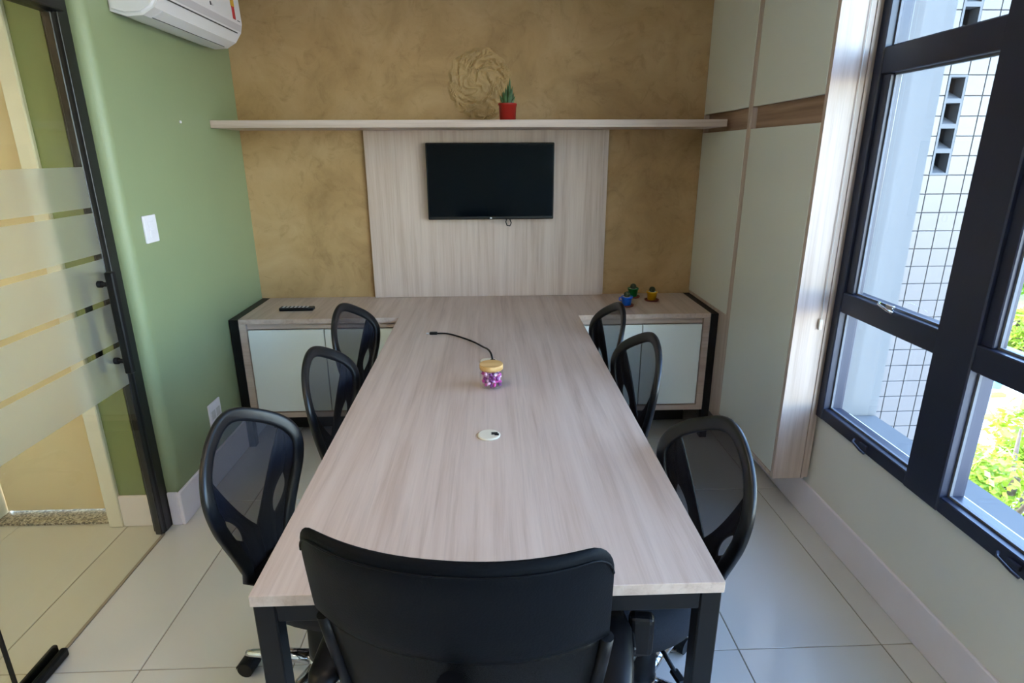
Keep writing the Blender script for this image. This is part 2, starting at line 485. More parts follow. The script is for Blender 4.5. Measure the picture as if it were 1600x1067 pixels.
ph = obj('pull_handle', box(XD+.045, XD+.075, 2.185, 2.21, .790, 1.185, bev=.004), 'plastic', gl)
obj('outer_bar', tube(bmesh.new(), [(XD-.055, 2.215, .79), (XD-.055, 2.215, 1.185)], .013, 12), 'plastic', gl)
for z in (1.138, .838):
    s_ = tube(bmesh.new(), [(XD-.055, 2.213, z), (XD+.05, 2.2, z)], .0085, 12)
    tube(s_, [(XD-.02, 2.208, z), (XD+.02, 2.204, z)], .013, 12)
    obj('standoff', s_, 'plastic', gl)
lk = obj('lock', box(XD-.034, XD-.0225, 2.245, 2.283, .925, 1.035, bev=.006, seg=2), 'plastic', gl)
lp = obj('lock_plate', box(XD+.0065, XD+.018, 2.247, 2.283, .90, 1.06, bev=.004), 'plastic', gl)
kc = bmesh.new(); tube(kc, [(XD+.017, 2.266, .985), (XD+.024, 2.266, .985)], .007, 12)
obj('key_cylinder', kc, 'chrome', lp)
gx = thing('fixed_glass_panel', 'clear fixed glass panel next to the sliding door, by the floor guide', 'glass panel', (XD-.03, 0, 0))
obj('glass_pane', box(XD-.034, XD-.026, YK+.01, 1.47, .005, 2.054), 'door_glass', gx)
fg = thing('floor_guide', 'small black floor guide at the foot of the glass door', 'door guide', (XD, 1.55, 0))
obj('guide_block', box(XD+.008, XD+.03, 1.40, 1.625, .0015, .034, bev=.006, seg=2), 'plastic', fg)
obj('guide_block', box(XD-.024, XD-.006, 1.42, 1.632, .0015, .040, bev=.006, seg=2), 'plastic', fg)
obj('guide_foot', box(XD-.006, XD+.008, 1.41, 1.615, .0045, .011), 'plastic', fg)

# ------------------------------------------------------------------ right side: sill wall, window, baseboard
XF, XG = 1.400, 1.442
WY0, WY1, WZ0, WZ1 = -1.45, 2.296, .505, 2.32
wr = struct('wall_right', box(XR, XR+.12, YK, YB, 0, WZ0+.01), 'cream', 'cream wall below the black framed window', 'wall')
obj('wall_pier', box(XR, XR+.12, WY1+.001, YB, WZ0+.01, ZC), 'cream', wr)
obj('wall_pier', box(XR, XR+.12, YK, WY0-.001, WZ0+.01, ZC), 'cream', wr)
obj('wall_lintel', box(XR, XR+.12, WY0-.001, WY1+.001, WZ1, ZC), 'cream', wr)
struct('baseboard_right', box(XR-.013, XR-.0005, YK, YB-.001, .001, .163, bev=.003), 'base', 'tall white baseboard under the window wall', 'baseboard')
wi = tag(bpy.data.objects.new('window_1', None), 'wide black aluminium framed window over the cream sill wall', 'window', kind='structure')
COL.objects.link(wi); wi.location = (XG, 1.0, WZ0)
cols = [(1.730, 2.250), (1.055, 1.575), (.38, .90), (-.455, .225), (-1.405, -.605)]   # clear glass of each column; the last, unseen one is added for light
ZT = [(.556, .980), (1.060, 1.856), (1.945, 2.28)]
X0f, X1f = XF, XG+.045
for (y0, y1, nm) in ((WY1-.046, WY1, 'frame_stile'), (1.575, 1.730, 'mullion'), (.90, 1.055, 'mullion'), (.225, .38, 'mullion'), (-.605, -.455, 'mullion'), (WY0, WY0+.045, 'frame_stile')):
    obj(nm, box(X0f, X1f, y0, y1, WZ0, WZ1, bev=.004), 'black_frame', wi)
for (y0, y1) in cols:
    for (z0, z1, nm) in ((WZ0, ZT[0][0], 'frame_sill'), (ZT[0][1], ZT[1][0], 'transom'), (ZT[1][1], ZT[2][0], 'transom'), (ZT[2][1], WZ1, 'frame_head')):
        obj(nm, box(X0f+.004, X1f-.002, y0-.001, y1+.001, z0, z1, bev=.003), 'black_frame', wi)
    for k, (z0, z1) in enumerate(ZT):
        pn = obj('pane', box(XG-.003, XG+.003, y0-.004, y1+.004, z0-.004, z1+.004), 'glass', wi)
        if k == 1:     # opening sash sits inside the frame
            sb = bmesh.new()
            t = .042
            bx(sb, XG-.028, XG+.016, y1-t, y1+.001, z0, z1, bev=.003)
            obj('sash_stile', sb, 'black_frame', wi)
        sl = bmesh.new()   # rubber bead round the pane, paler than the frame
        e = .007
        ye = y1-(.042 if k == 1 else 0)
        bx(sl, XG-.012, XG-.003, y0, y0+e, z0, z1); bx(sl, XG-.012, XG-.003, ye-e, ye, z0, z1)
        bx(sl, XG-.012, XG-.003, y0+e, ye-e, z0, z0+e); bx(sl, XG-.012, XG-.003, y0+e, ye-e, z1-e, z1)
        obj('glazing_bead', sl, 'bead', pn)
    yc = (y0+y1)/2-.03
    for zz, L in ((1.075, .05), (WZ0+.03, .045)):
        hd = bmesh.new()
        bx(hd, XF-.006, XF+.004, yc-.02, yc+.02, zz-.012, zz+.006, bev=.002)
        tube(hd, [(XF-.008, yc+L, zz+.004), (XF-.026, yc+L*.6, zz+.002), (XF-.028, yc-L*.5, zz-.006), (XF-.024, yc-L, zz-.010)], .0045, 8)
        obj('latch_handle', hd, 'chrome' if zz > 1 else 'black_frame', wi)

obj('outer_reveal', box(X1f+.0005, XR+.1205, WY1-.012, WY1+.0005, WZ0+.011, WZ1), 'ext_white', wr)
# ------------------------------------------------------------------ outside: facade, ledge, tiled wing, street
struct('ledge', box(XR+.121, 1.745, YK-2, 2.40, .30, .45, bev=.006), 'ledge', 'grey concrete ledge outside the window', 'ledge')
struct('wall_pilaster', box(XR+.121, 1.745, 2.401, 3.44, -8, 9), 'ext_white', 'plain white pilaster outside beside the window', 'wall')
struct('sun_block_facade', box(XR-.1, XR+.20, -6, 3.5, ZC+.101, 9), 'ext_white', 'unseen white facade added above the window to block the sun', 'wall')  # unseen upper wall, added to keep the sun off the ledge
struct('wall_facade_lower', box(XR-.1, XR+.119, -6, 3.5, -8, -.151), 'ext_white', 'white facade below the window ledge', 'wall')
TYW, TX1 = 3.50, 3.0
ts = .1075
VX, VW, VH = TX1-4*ts, ts, ts*1.25
VZ1, VZ2 = -1.55+28*ts, -1.55+35*ts
wv = bmesh.new()
bx(wv, 1.56, TX1, TYW+.14, 9, -8, 9)
bx(wv, 1.56, VX, TYW, TYW+.14, -8, 9); bx(wv, VX+VW, TX1, TYW, TYW+.14, -8, 9)
for (za, zb_) in ((-8, VZ1), (VZ1+4*VH, VZ2), (VZ2+4*VH, 9)): bx(wv, VX, VX+VW, TYW, TYW+.14, za, zb_)
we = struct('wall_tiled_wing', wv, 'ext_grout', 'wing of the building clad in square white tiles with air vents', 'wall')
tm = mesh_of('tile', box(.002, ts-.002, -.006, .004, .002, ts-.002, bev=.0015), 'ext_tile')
vents = [(VX, VZ1, 4), (VX, VZ2, 4)]
kx = int((TX1-2.30)/ts)
def in_vent(x, z):
    return any(x+ts > vx+.01 and x < vx+VW-.01 and z+ts > vz+.01 and z < vz+VH*n-.01 for vx, vz, n in vents)
nt_ = 0
for i in range(kx+1):
    for j in range(0, 44):
        x, z = TX1-(i+1)*ts, -1.55+j*ts
        if in_vent(x, z): continue
        o = bpy.data.objects.new('tile', tm); COL.objects.link(o)
        o.parent = we; o.location = (x, TYW-.004, z); nt_ += 1
for vx, vz, n in vents:
    bm = bmesh.new()
    bx(bm, vx, vx+.013, TYW-.012, TYW+.06, vz, vz+VH*n); bx(bm, vx+VW-.013, vx+VW, TYW-.012, TYW+.06, vz, vz+VH*n)
    for k in range(n+1):
        z = vz+k*VH
        bx(bm, vx+.013, vx+VW-.013, TYW-.012, TYW+.06, max(vz, z-.012), min(vz+VH*n, z+.012))
    for k in range(n):       # sloping inner lip of each opening
        z = vz+k*VH+.012
        prism(bm, [(TYW-.010, z), (TYW+.13, z), (TYW+.13, z+.06)], 'x', vx+.013, vx+VW-.013)
    obj('vent_block', bm, 'ext_white', we)
# street below
GZ = -7.0
struct('ground', box(XR+.3, 120, -60, 140, GZ-.3, GZ), 'asphalt', 'sunlit pale street far below the window', 'street')
struct('grass_verge', box(19.0, 120, 21.5, 140, GZ, GZ+.06), 'grass', 'strip of grass across the street under the trees', 'grass')
for i, (x, y) in enumerate(((16.9, 17.6), (18.2, 19.4))):
    tag(obj('painted_kerb', box(x-.6, x+.6, y-.12, y+.12, GZ, GZ+.12, bev=.02), 'yellow'), ('yellow painted kerb on the street, the nearer one', 'yellow painted kerb on the street, the farther one')[i], 'kerb', 'yellow kerbs')
def tree(label, x, y, ztop, rad, hgt, lm, seed, n=5200, leaf=.16):
    rnd = random.Random(seed)
    t = thing('tree', label, 'tree', (x, y, GZ), 0, 'street trees outside')
    tr = tube(bmesh.new(), [(0, 0, 0), (.1, .05, (ztop-GZ)*.35), (-.05, .1, (ztop-GZ)*.62), (.05, 0, (ztop-GZ)*.85)], [.22, .18, .13, .05], 8)
    for k in range(6):
        a = rnd.uniform(0, 2*PI); zb = (ztop-GZ)*rnd.uniform(.4, .65)
        tube(tr, [(0, 0, zb), (math.cos(a)*rad*.4, math.sin(a)*rad*.4, zb+hgt*.25), (math.cos(a)*rad*.7, math.sin(a)*rad*.7, zb+hgt*.45)], [.08, .05, .02], 6)
    obj('trunk', tr, 'bark', t, world=False)
    bm = bmesh.new()
    cz = ztop-GZ-hgt/2
    cl = []
    for k in range(26):
        while True:
            v = Vector((rnd.uniform(-1, 1), rnd.uniform(-1, 1), rnd.uniform(-1, 1)))
            if .35 < v.length < .85: break
        cl.append((Vector((v.x*rad, v.y*rad, cz+v.z*hgt/2)), rad*rnd.uniform(.22, .38)))
    for k in range(n):
        c, r = cl[k % len(cl)]
        d = Vector((rnd.gauss(0, 1), rnd.gauss(0, 1), rnd.gauss(0, 1))).normalized()
        p = c+d*r*rnd.uniform(.6, 1.05)
        s = leaf*rnd.uniform(.6, 1.2)
        a = Vector((rnd.gauss(0, 1), rnd.gauss(0, 1), rnd.gauss(0, .5))).normalized()
        b = a.cross(d+Vector((.01, .3, .2))).normalized()
        bm.faces.new([bm.verts.new(q) for q in (p-a*s, p+b*s*.42, p+a*s, p-b*s*.42)])
    lo = obj('foliage', bm, lm, t, world=False)
    lo['kind'] = 'stuff'
    return t
tree('bushy yellow-green tree just beyond the ledge', 8.6, 8.3, -2.95, 1.9, 3.0, 'leaf_a', 1, 9000, .10)
tree('yellow-green tree behind the near one, beside the street', 12.4, 10.4, -3.2, 2.0, 3.0, 'leaf_a', 2, 6000, .13)
tree('tall pale green tree across the street, left of its row', 23.0, 26.0, 2.6, 3.2, 8.2, 'leaf_b', 3, 9000, .22)
tree('tall bright tree across the street, right of its row', 31.0, 24.0, 3.2, 3.6, 8.4, 'leaf_a', 4, 9000, .22)
tree('dense green tree far behind the row across the street', 32.0, 38.5, 6.5, 5.0, 12.5, 'leaf_b', 5, 9000, .30)
tree('low green tree on the verge near the utility pole', 20.5, 20.8, -4.0, 1.6, 2.6, 'leaf_a', 6, 5000, .16)
tree('broad green tree at the far right of the street', 41.5, 29.0, 5.0, 4.6, 11, 'leaf_b', 7, 9000, .28)
up = thing('utility_pole', 'slim grey utility pole with teal transformer on the street', 'pole', (16.9, 18.0, GZ))
obj('pole', tube(bmesh.new(), [(16.9, 18.0, GZ), (16.9, 18.0, GZ+1.9)], .06, 8), 'pole', up)
obj('transformer', lathe(bmesh.new(), [(.13, GZ+1.0), (.16, GZ+1.05), (.16, GZ+1.45), (.10, GZ+1.52)], 12, 16.9, 17.82), 'teal', up)
obj('crossarm', box(16.3, 17.5, 17.96, 18.04, GZ+1.72, GZ+1.80), 'pole', up)
for k in range(3):
    obj('wire', tube(bmesh.new(), [(16.4+k*.5, 18.0, GZ+1.82), (19.5+k*.5, 17.8, GZ+1.55), (23+k*.5, 17.6, GZ+1.75)], .015, 5), 'black', up)

# ------------------------------------------------------------------ conference table
tb_ = thing('conference_table', 'long pale oak conference table with black steel legs, T-shaped top', 'table', (0, 2.0, 0))
CXL, CXR = -1.352, 1.211
YP = 3.575
TH = .027
top = bmesh.new()
poly = [(TXL, TY0), (TXR, TY0), (TXR, TY1), (CXR, TY1), (CXR, YB-.002), (CXL, YB-.002), (CXL, TY1), (TXL, TY1)]
prism(top, poly, 'z', TZ-TH, TZ)
bmesh.ops.bevel(top, geom=[e for e in top.edges], offset=.0012, segments=1, affect='EDGES')
obj('worktop', top, 'wood_y', tb_)
for x0 in (TXL+.002, TXR-.047):
    obj('leg', box(x0, x0+.045, TY0+.006, TY0+.051, 0, TZ-TH-.0005, bev=.003), 'black', tb_)
obj('front_rail', box(TXL+.0475, TXR-.0475, TY0+.006, TY0+.051, .678, TZ-TH-.0005, bev=.003), 'black', tb_)
for x0 in (TXL+.002, TXR-.047):
    obj('side_rail', box(x0, x0+.045, TY0+.0515, TY1+.02, .678, TZ-TH-.0005, bev=.003), 'black', tb_)
def grommet(x, y):
    g = obj('cable_grommet', lathe(bmesh.new(), [(.036, TZ+.0002), (.0365, TZ+.003), (.034, TZ+.005), (.030, TZ+.0055)], 28, x, y), 'grommet', tb_)
    h = bmesh.new()
    bx(h, x+.008, x+.028, y-.004, y+.012, TZ+.0052, TZ+.0062, bev=.0004)
    bx(h, x+.018, x+.032, y-.010, y+.004, TZ+.0052, TZ+.0062, bev=.0004)
    obj('cable_slot', h, 'hole', g)
grommet(-.012, 1.680)
grommet(-.012, 2.372)

# ------------------------------------------------------------------ low credenzas
def credenza(label, x0, x1, xs, outer):
    """carcass x0..x1, door edges xs, black leg frame on the outer side (-1 left, 1 right)"""
    c = thing('credenza', label, 'cabinet', ((x0+x1)/2, 3.35, 0), 0, 'credenzas at the table end')
    b = bmesh.new()
    zt, zb = TZ-TH-.001, .175
    e = .036
    bx(b, x0, x0+(e if outer < 0 else .018), 3.102, 3.56, zb, zt); bx(b, x1-(e if outer > 0 else .018), x1, 3.102, 3.56, zb, zt)
    xa, xb = x0+(e if outer < 0 else .018), x1-(e if outer > 0 else .018)
    bx(b, xa, xb, 3.102, 3.56, zb, zb+.030)
    bx(b, xa, xb, 3.125, 3.56, .690, zt)
    bx(b, xa, xb, 3.545, 3.56, zb+.03, .690)
    obj('body', b, 'wood_x', c)
    for k in range(len(xs)-1):
        obj('door', box(xs[k]+.0025, xs[k+1]-.0025, 3.108, 3.126, .210, .686, bev=.0015), 'lacquer', c)
    l = bmesh.new()
    lx0, lx1 = (x0-.046, x0-.001) if outer < 0 else (x1+.001, x1+.040)
    bx(l, lx0, lx1, 3.095, 3.14, 0, TZ-.045); bx(l, lx0, lx1, 3.555, 3.60, 0, TZ-.045)
    bx(l, lx0, lx1, 3.095, 3.60, TZ-.045, TZ)
    obj('leg_frame', l, 'black', c)
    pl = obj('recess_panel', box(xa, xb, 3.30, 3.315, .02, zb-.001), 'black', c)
    return c
credenza('left credenza with pale doors, remote control lying on top', CXL, -.470, [-1.314, -.904, -.49], -1)
credenza('right credenza with pale doors, small plant pots on top', .452, CXR, [.472, .838, 1.173], 1)

# ------------------------------------------------------------------ wall panel, shelf, television
wp = thing('wall_panel', 'pale oak backing panel behind the television', 'wall panel', (0, YP, TZ))
obj('panel', box(-.706, .672, YP, YP+.018, TZ+.001, 1.719, bev=.001), 'wood_z', wp)
obj('edge_strip', box(.674, .698, YP+.010, YP+.018, TZ+.001, 1.719), 'wood_z', wp)
obj('batten', box(-.60, .60, YP+.0185, YB-.0005, TZ+.05, 1.70), 'wood_z', wp)
sh = thing('wall_shelf', 'long pale oak shelf spanning the ochre wall above the television', 'shelf', (0, 3.42, 1.72))
obj('board', box(XL+.001, 1.2475, 3.238, YB-.001, 1.720, 1.757, bev=.001), 'wood_x', sh)
tv = thing('television', 'black flat television mounted on the oak panel', 'television', (.011, 3.5, 1.22))
obj('casing', box(-.354, .376, 3.515, 3.552, 1.223, 1.650, bev=.006, seg=2), 'bezel', tv)
obj('screen', box(-.346, .368, 3.5135, 3.5148, 1.241, 1.642), 'screen', tv)
obj('logo_mark', box(.004, .016, 3.5125, 3.5145, 1.2285, 1.2365), 'mark', tv)
obj('wall_mount', box(-.10, .12, 3.5525, YP-.0005, 1.33, 1.53), 'black', tv)
cb = [(.105, 3.555, 1.23), (.098, 3.548, 1.205), (.105, 3.545, 1.185), (.122, 3.546, 1.182), (.130, 3.55, 1.20), (.118, 3.556, 1.228)]
obj('loop_cable', tube(bmesh.new(), cb, .0035, 6), 'black', tv)

# ------------------------------------------------------------------ wardrobe units on the right
XW = 1.248
XWB = 1.4105
def wardrobe(name, label, y0, y1, zb, sy0, near):
    w = thing(name, label, 'wardrobe', (XW, (y0+y1)/2, zb), 0, 'wardrobe units')
    b = bmesh.new()
    t = .022
    zt = ZC-.002
    e0 = .027 if near else .012
    bx(b, XW, XWB-.036 if near else XWB, y0, y0+t, zb, zt)           # near side panel
    bx(b, XW, XWB, y1-t, y1, zb, zt)
    bx(b, XW, XWB, y0+t, y1-t, zb, zb+.018)
    bx(b, XW+.03, XWB, y0+t, y1-t, 1.695, 1.800)                      # grip channel box
    bx(b, XWB-.012, XWB, y0+t, y1-t, zb+.018, zt)
    obj('body', b, 'wood_z', w)
    obj('grip_channel', box(XW+.024, XW+.0295, y0+t+.0005, y1-t-.0005, 1.690, 1.805), 'wood_warm', w)
    ya, yb = y0+t+.003, y1-t-.003 if near else y1-.004
    obj('door', box(XW-.001, XW+.018, ya, yb, 1.797, zt-.01, bev=.0015), 'wardrobe_door', w)
    obj('door', box(XW-.001, XW+.018, ya, yb, zb+(.022 if near else .006), 1.698, bev=.0015), 'wardrobe_door', w)
    if not near:
        obj('filler_panel', box(XW+.0045, XW+.018, y0+.0005, YB-.002, .17, zb-.0005), 'wood_z', w)
    if near:
        obj('filler_strip', box(XWB-.034, XWB, y0+.006, y0+.022, zb, zt), 'wood_z', w)
        obj('filler_strip', box(XWB-.033, XWB-.022, y0-.002, y0+.0055, zb, zt), 'wood_z', w)
    return w
wardrobe('tall_wardrobe', 'tall grey-white wardrobe with pale oak side next to the window', 2.293, 2.962, .2, 0, True)
wardrobe('wall_cupboard', 'grey-white wall cupboard hung above the right credenza', 2.9635, YB-.002, .765, 0, False)
bc = thing('blind_cord', 'thin white blind cord with clip hanging on the wardrobe side', 'cord', (1.352, 2.288, .9))
obj('cord', tube(bmesh.new(), [(1.352, 2.287, 2.55), (1.353, 2.287, 1.6), (1.352, 2.286, .93)], .0016, 6), 'cord', bc)
obj('clip', box(1.345, 1.360, 2.281, 2.2925, .895, .94, bev=.003, seg=2), 'cord', bc)

# ------------------------------------------------------------------ air conditioner
ac = thing('air_conditioner', 'white split air conditioner high on the green wall', 'air conditioner', (XL, 2.9, 2.1))
AY0, AY1 = 2.52, 3.30
prof = [(XL+.001, 2.105), (XL+.06, 2.088), (XL+.12, 2.092), (XL+.165, 2.118), (XL+.195, 2.160), (XL+.205, 2.20), (XL+.200, 2.32), (XL+.175, 2.375), (XL+.12, 2.385), (XL+.001, 2.385)]
b = prism(bmesh.new(), prof, 'y', AY0, AY1)
bmesh.ops.bevel(b, geom=[e for e in b.edges if abs(e.verts[0].co.y-e.verts[1].co.y) < 1e-5], offset=.012, segments=3, affect='EDGES')
obj('casing', b, 'ac', ac)
def on_front(yA, yB, p, q, th):
    """thin strip lying on the profile between two profile points"""
    a_, b_ = Vector((p[0], 0, p[1])), Vector((q[0], 0, q[1]))
    n_ = Vector((b_.z-a_.z, 0, -(b_.x-a_.x))).normalized()
    pl = [(a_.x-n_.x*.001, a_.z-n_.z*.001), (b_.x-n_.x*.001, b_.z-n_.z*.001), (b_.x+n_.x*th, b_.z+n_.z*th), (a_.x+n_.x*th, a_.z+n_.z*th)]
    return prism(bmesh.new(), pl, 'y', yA, yB)
def lerp(p, q, t): return (p[0]+(q[0]-p[0])*t, p[1]+(q[1]-p[1])*t)
obj('air_flap', on_front(AY0+.07, AY1-.06, lerp(prof[2], prof[3], .15), prof[3], .003), 'ac', ac)
obj('outlet_slot', on_front(AY0+.06, AY1-.05, lerp(prof[3], prof[4], .84), lerp(prof[3], prof[4], .94), .0012), 'slot', ac)
obj('outlet_slot', on_front(AY0+.07, AY1-.06, lerp(prof[2], prof[3], .05), lerp(prof[2], prof[3], .12), .0012), 'slot', ac)
obj('silver_strip', on_front(AY0+.02, AY1-.02, lerp(prof[4], prof[5], .1), lerp(prof[4], prof[5], .8), .0015), 'ac_grey', ac)
lg = on_front(2.945, 2.957, lerp(prof[5], prof[6], .12), lerp(prof[5], prof[6], .24), .0015)
obj('logo_mark', lg, 'slot', ac)
obj('logo_mark', on_front(2.959, 2.975, lerp(prof[5], prof[6], .13), lerp(prof[5], prof[6], .19), .0015), 'ac_grey', ac)
obj('ribbon_sticker', on_front(3.185, 3.215, lerp(prof[5], prof[6], .05), lerp(prof[5], prof[6], .50), .0018), 'red', ac)
obj('ribbon_sticker', on_front(3.180, 3.220, lerp(prof[5], prof[6], .501), lerp(prof[5], prof[6], .95), .0018), 'yellow', ac)
obj('print_mark', on_front(3.235, 3.265, lerp(prof[5], prof[6], .04), lerp(prof[5], prof[6], .07), .0012), 'slot', ac)

# ------------------------------------------------------------------ wall plates
def plate(name, label, y0, y1, z0, z1, cat, det):
    p = thing(name, label, cat, (XL, (y0+y1)/2, z0))
    obj('cover_plate', box(XL+.0003, XL+.009, y0, y1, z0, z1, bev=.003, seg=2), 'switch', p)
    yc, zc = (y0+y1)/2, (z0+z1)/2
    if det == 'switch':
        for s in (-1, 1):
            obj('rocker', box(XL+.009, XL+.0125, yc-.018, yc+.018, zc+s*.017-.015, zc+s*.017+.015, bev=.002), 'switch', p)
    else:
        for s in (-1, 1):
            k = obj('socket', box(XL+.009, XL+.0105, yc+s*.026-.02, yc+s*.026+.02, zc-.022, zc+.022, bev=.0007), 'ac_grey', p)
            h = bmesh.new()
            for d in (-.008, 0, .008): tube(h, [(XL+.010, yc+s*.026+d, zc+(.003 if d == 0 else 0)), (XL+.0109, yc+s*.026+d, zc+(.003 if d == 0 else 0))], .0022, 8)
            obj('pin_hole', h, 'ac_grey', k)
plate('light_switch', 'white light switch plate on the green wall', 2.478, 2.572, 1.246, 1.357, 'switch', 'switch')
plate('wall_outlet', 'white power outlet low on the green wall', 2.730, 2.855, .290, .412, 'outlet', 'outlet')
tag(obj('wall_screw', tube(bmesh.new(), [(XL+.0002, 2.93, 1.735), (XL+.006, 2.93, 1.735)], .006, 10), 'switch'), 'tiny white wall plug in the green wall near the shelf', 'wall plug')

# ------------------------------------------------------------------ task chairs with mesh backs
HALF = [(0, 1.0), (.035, .990), (.07, .964), (.105, .930), (.14, .890), (.172, .845), (.198, .795), (.215, .742), (.224, .685), (.223, .62), (.214, .545), (.201, .475), (.185, .41), (.165, .33), (.145, .25), (.127, .165), (.112, .08), (.100, 0)]
WS, HB, REC, CRV, ZTOP, DB = .955*.915, .484-.018, .132, .07, .893, .155
ZB0 = ZTOP-HB*math.cos(REC)
def bpt(u, v, off=0.):
    """point of the backrest surface: u across, v 0..1 up; off = towards the sitter"""
    return Vector((-DB+CRV*(u/.225)**2-v*HB*math.sin(REC)+off, u, ZB0+v*HB*math.cos(REC)))
def hw(v):
    for (a, b), (c, d) in zip(HALF, HALF[1:]):
        if d <= v <= b:
            t = (v-d)/(b-d) if b > d else 0
            return (c+(a-c)*t)*WS
    return 0
def catmull(pts, n, closed=True):
    k = len(pts); res = []
    for i in range(k if closed else k-1):
        p0, p1, p2, p3 = (Vector(pts[(i+d) % k] if closed else pts[max(0, min(k-1, i+d))]) for d in (-1, 0, 1, 2))
        for s in range(n):
            t = s/n
            res.append(.5*((2*p1)+(p2-p0)*t+(2*p0-5*p1+4*p2-p3)*t*t+(3*p1-p0-3*p2+p3)*t**3))
    return res
def make_task_chair(label):
    t = thing('task_chair', label, 'chair', (0, 0, 0), 0, 'mesh-back task chairs around the table')
    # frame: a rounded strip round the outline
    loop = [(u*WS, v) for u, v in HALF]+[(-u*WS, v) for u, v in HALF[::-1][:-1]]
    path = [bpt(u, v) for u, v in loop]
    path = catmull(path, 2)
    fb = bmesh.new()
    k = len(path)
    cen = bpt(0, .6)
    rings = []
    for i, p in enumerate(path):
        tg = (path[(i+1) % k]-path[i-1]).normalized()
        outw = (p-cen); outw -= tg*outw.dot(tg); outw.x *= .3; outw.normalize()
        nr = tg.cross(outw).normalized()
        ring = []
        for a in range(12):
            c_, s_ = math.cos(2*PI*(a+.5)/12), math.sin(2*PI*(a+.5)/12)
            c_ = math.copysign(abs(c_)**.55, c_); s_ = math.copysign(abs(s_)**.55, s_)
            ring.append(fb.verts.new(p+outw*(c_*.0205)+nr*(s_*.0095)))
        rings.append(ring)
    for i in range(k):
        A, B = rings[i], rings[(i+1) % k]
        for a in range(12):
            f = fb.faces.new((A[a], A[(a+1) % 12], B[(a+1) % 12], B[a])); f.smooth = True
    bf = obj('back_frame', fb, 'frame_plastic', t, world=False)
    rows = []
    for i in range(25):
        v = .004+.985*i/24
        w = max(.004, hw(v)-.004)
        rows.append([bpt(w*(2*j/16-1), v, .004) for j in range(17)])
    obj('back_mesh', grid(bmesh.new(), rows), 'mesh', t, world=False)
    # lumbar support: two wings and a foot with almond openings, behind the mesh
    lb = bmesh.new()
    def win(v):          # half width of the open mesh window above the support
        if v < .26: return 0.
        return .158*min(1., ((v-.26)/.54))**.85
    for s in (-1, 1):
        inner, outer = [], []
        for i in range(31):
            v = .01+.79*i/30
            wo = max(hw(v)-.006, .01); wi_ = min(win(v), wo)
            cu = wi_+(wo-wi_)*(.62)
            h0, h1 = .25, .48
            e = 0
            if h0 < v < h1:
                e = .20*(wo-wi_)*math.sin(PI*(v-h0)/(h1-h0))**.8
            inner.append([bpt(s*(wi_+(cu-e-wi_)*q/3), v, -.008) for q in range(4)])
            outer.append([bpt(s*(cu+e+(wo-cu-e)*q/2), v, -.008) for q in range(3)])
        grid(lb, inner); grid(lb, outer)
    solid(lb, .006)
    obj('lumbar_support', lb, 'plastic', t, world=False)
    # curved bar from the back down and under the seat
    br = bmesh.new()
    pb = [(-DB-.026, .09), (-DB-.024, .03), (-DB-.012, -.05), (-DB+.03, -.085), (-.02, -.09)]
    secs = []
    for i, (x, dz) in enumerate(pb):
        z = ZB0+dz; w = (.05, .048, .045, .04, .036)[i]; h = .009
        d = Vector(pb[min(i+1, 4)])-Vector(pb[max(i-1, 0)]); d.normalize()
        n_ = Vector((-d.y, d.x))
        secs.append([br.verts.new((x+n_.x*a, y, z+n_.y*a)) for a, y in ((h, -w), (h, w), (-h, w), (-h, -w))])
    for A, B in zip(secs, secs[1:]):
        for j in range(4): br.faces.new((A[j], A[(j+1) % 4], B[(j+1) % 4], B[j]))
    br.faces.new(secs[0]); br.faces.new(secs[-1][::-1])
    obj('back_bar', br, 'plastic', t, world=False)
    # seat cushion
    sb = bmesh.new()
    sec = [(.80, .385), (.97, .392), (1.0, .415), (.99, .440), (.93, .458), (.75, .468), (.4, .466), (.05, .463)]
    n = 40
    rg = []
    for (q, z) in sec:
        ring = []
        for j in range(n):
            a = 2*PI*j/n
            ca, sa = math.cos(a), math.sin(a)
            ex = 2.3
            rad = (abs(ca)**ex+abs(sa)**ex)**(-1/ex)
            x = .080+.215*q*rad*ca; y = .192*q*rad*sa
            zz = z-(.025*max(0, (x-.18)/.12)**2 if z > .44 else .012*max(0, (x-.18)/.12))
            ring.append(sb.verts.new((x, y, zz)))
        rg.append(ring)
    for A, B in zip(rg, rg[1:]):
        for j in range(n):
            f = sb.faces.new((A[j], A[(j+1) % n], B[(j+1) % n], B[j])); f.smooth = True
    sb.faces.new(rg[0][::-1]); sb.faces.new(rg[-1])
    obj('seat', sb, 'fabric', t, world=False)
    obj('mechanism', box(-.09, .10, -.07, .07, .328, .384, bev=.012, seg=2), 'plastic', t, world=False)
    lv = tube(bmesh.new(), [(.03, .06, .355), (.03, .16, .352), (.03, .215, .345)], .006, 8)
    bx(lv, .018, .042, .205, .25, .338, .350, bev=.004)
    obj('height_lever', lv, 'plastic', t, world=False)
    obj('column_cover', lathe(bmesh.new(), [(.030, .328), (.036, .325), (.038, .24), (.043, .238), (.046, .135), (.047, .115)], 20), 'plastic', t, world=False)
    obj('hub', lathe(bmesh.new(), [(.05, .06), (.052, .07), (.05, .112), (.04, .118)], 20), 'chrome', t, world=False)
    return t
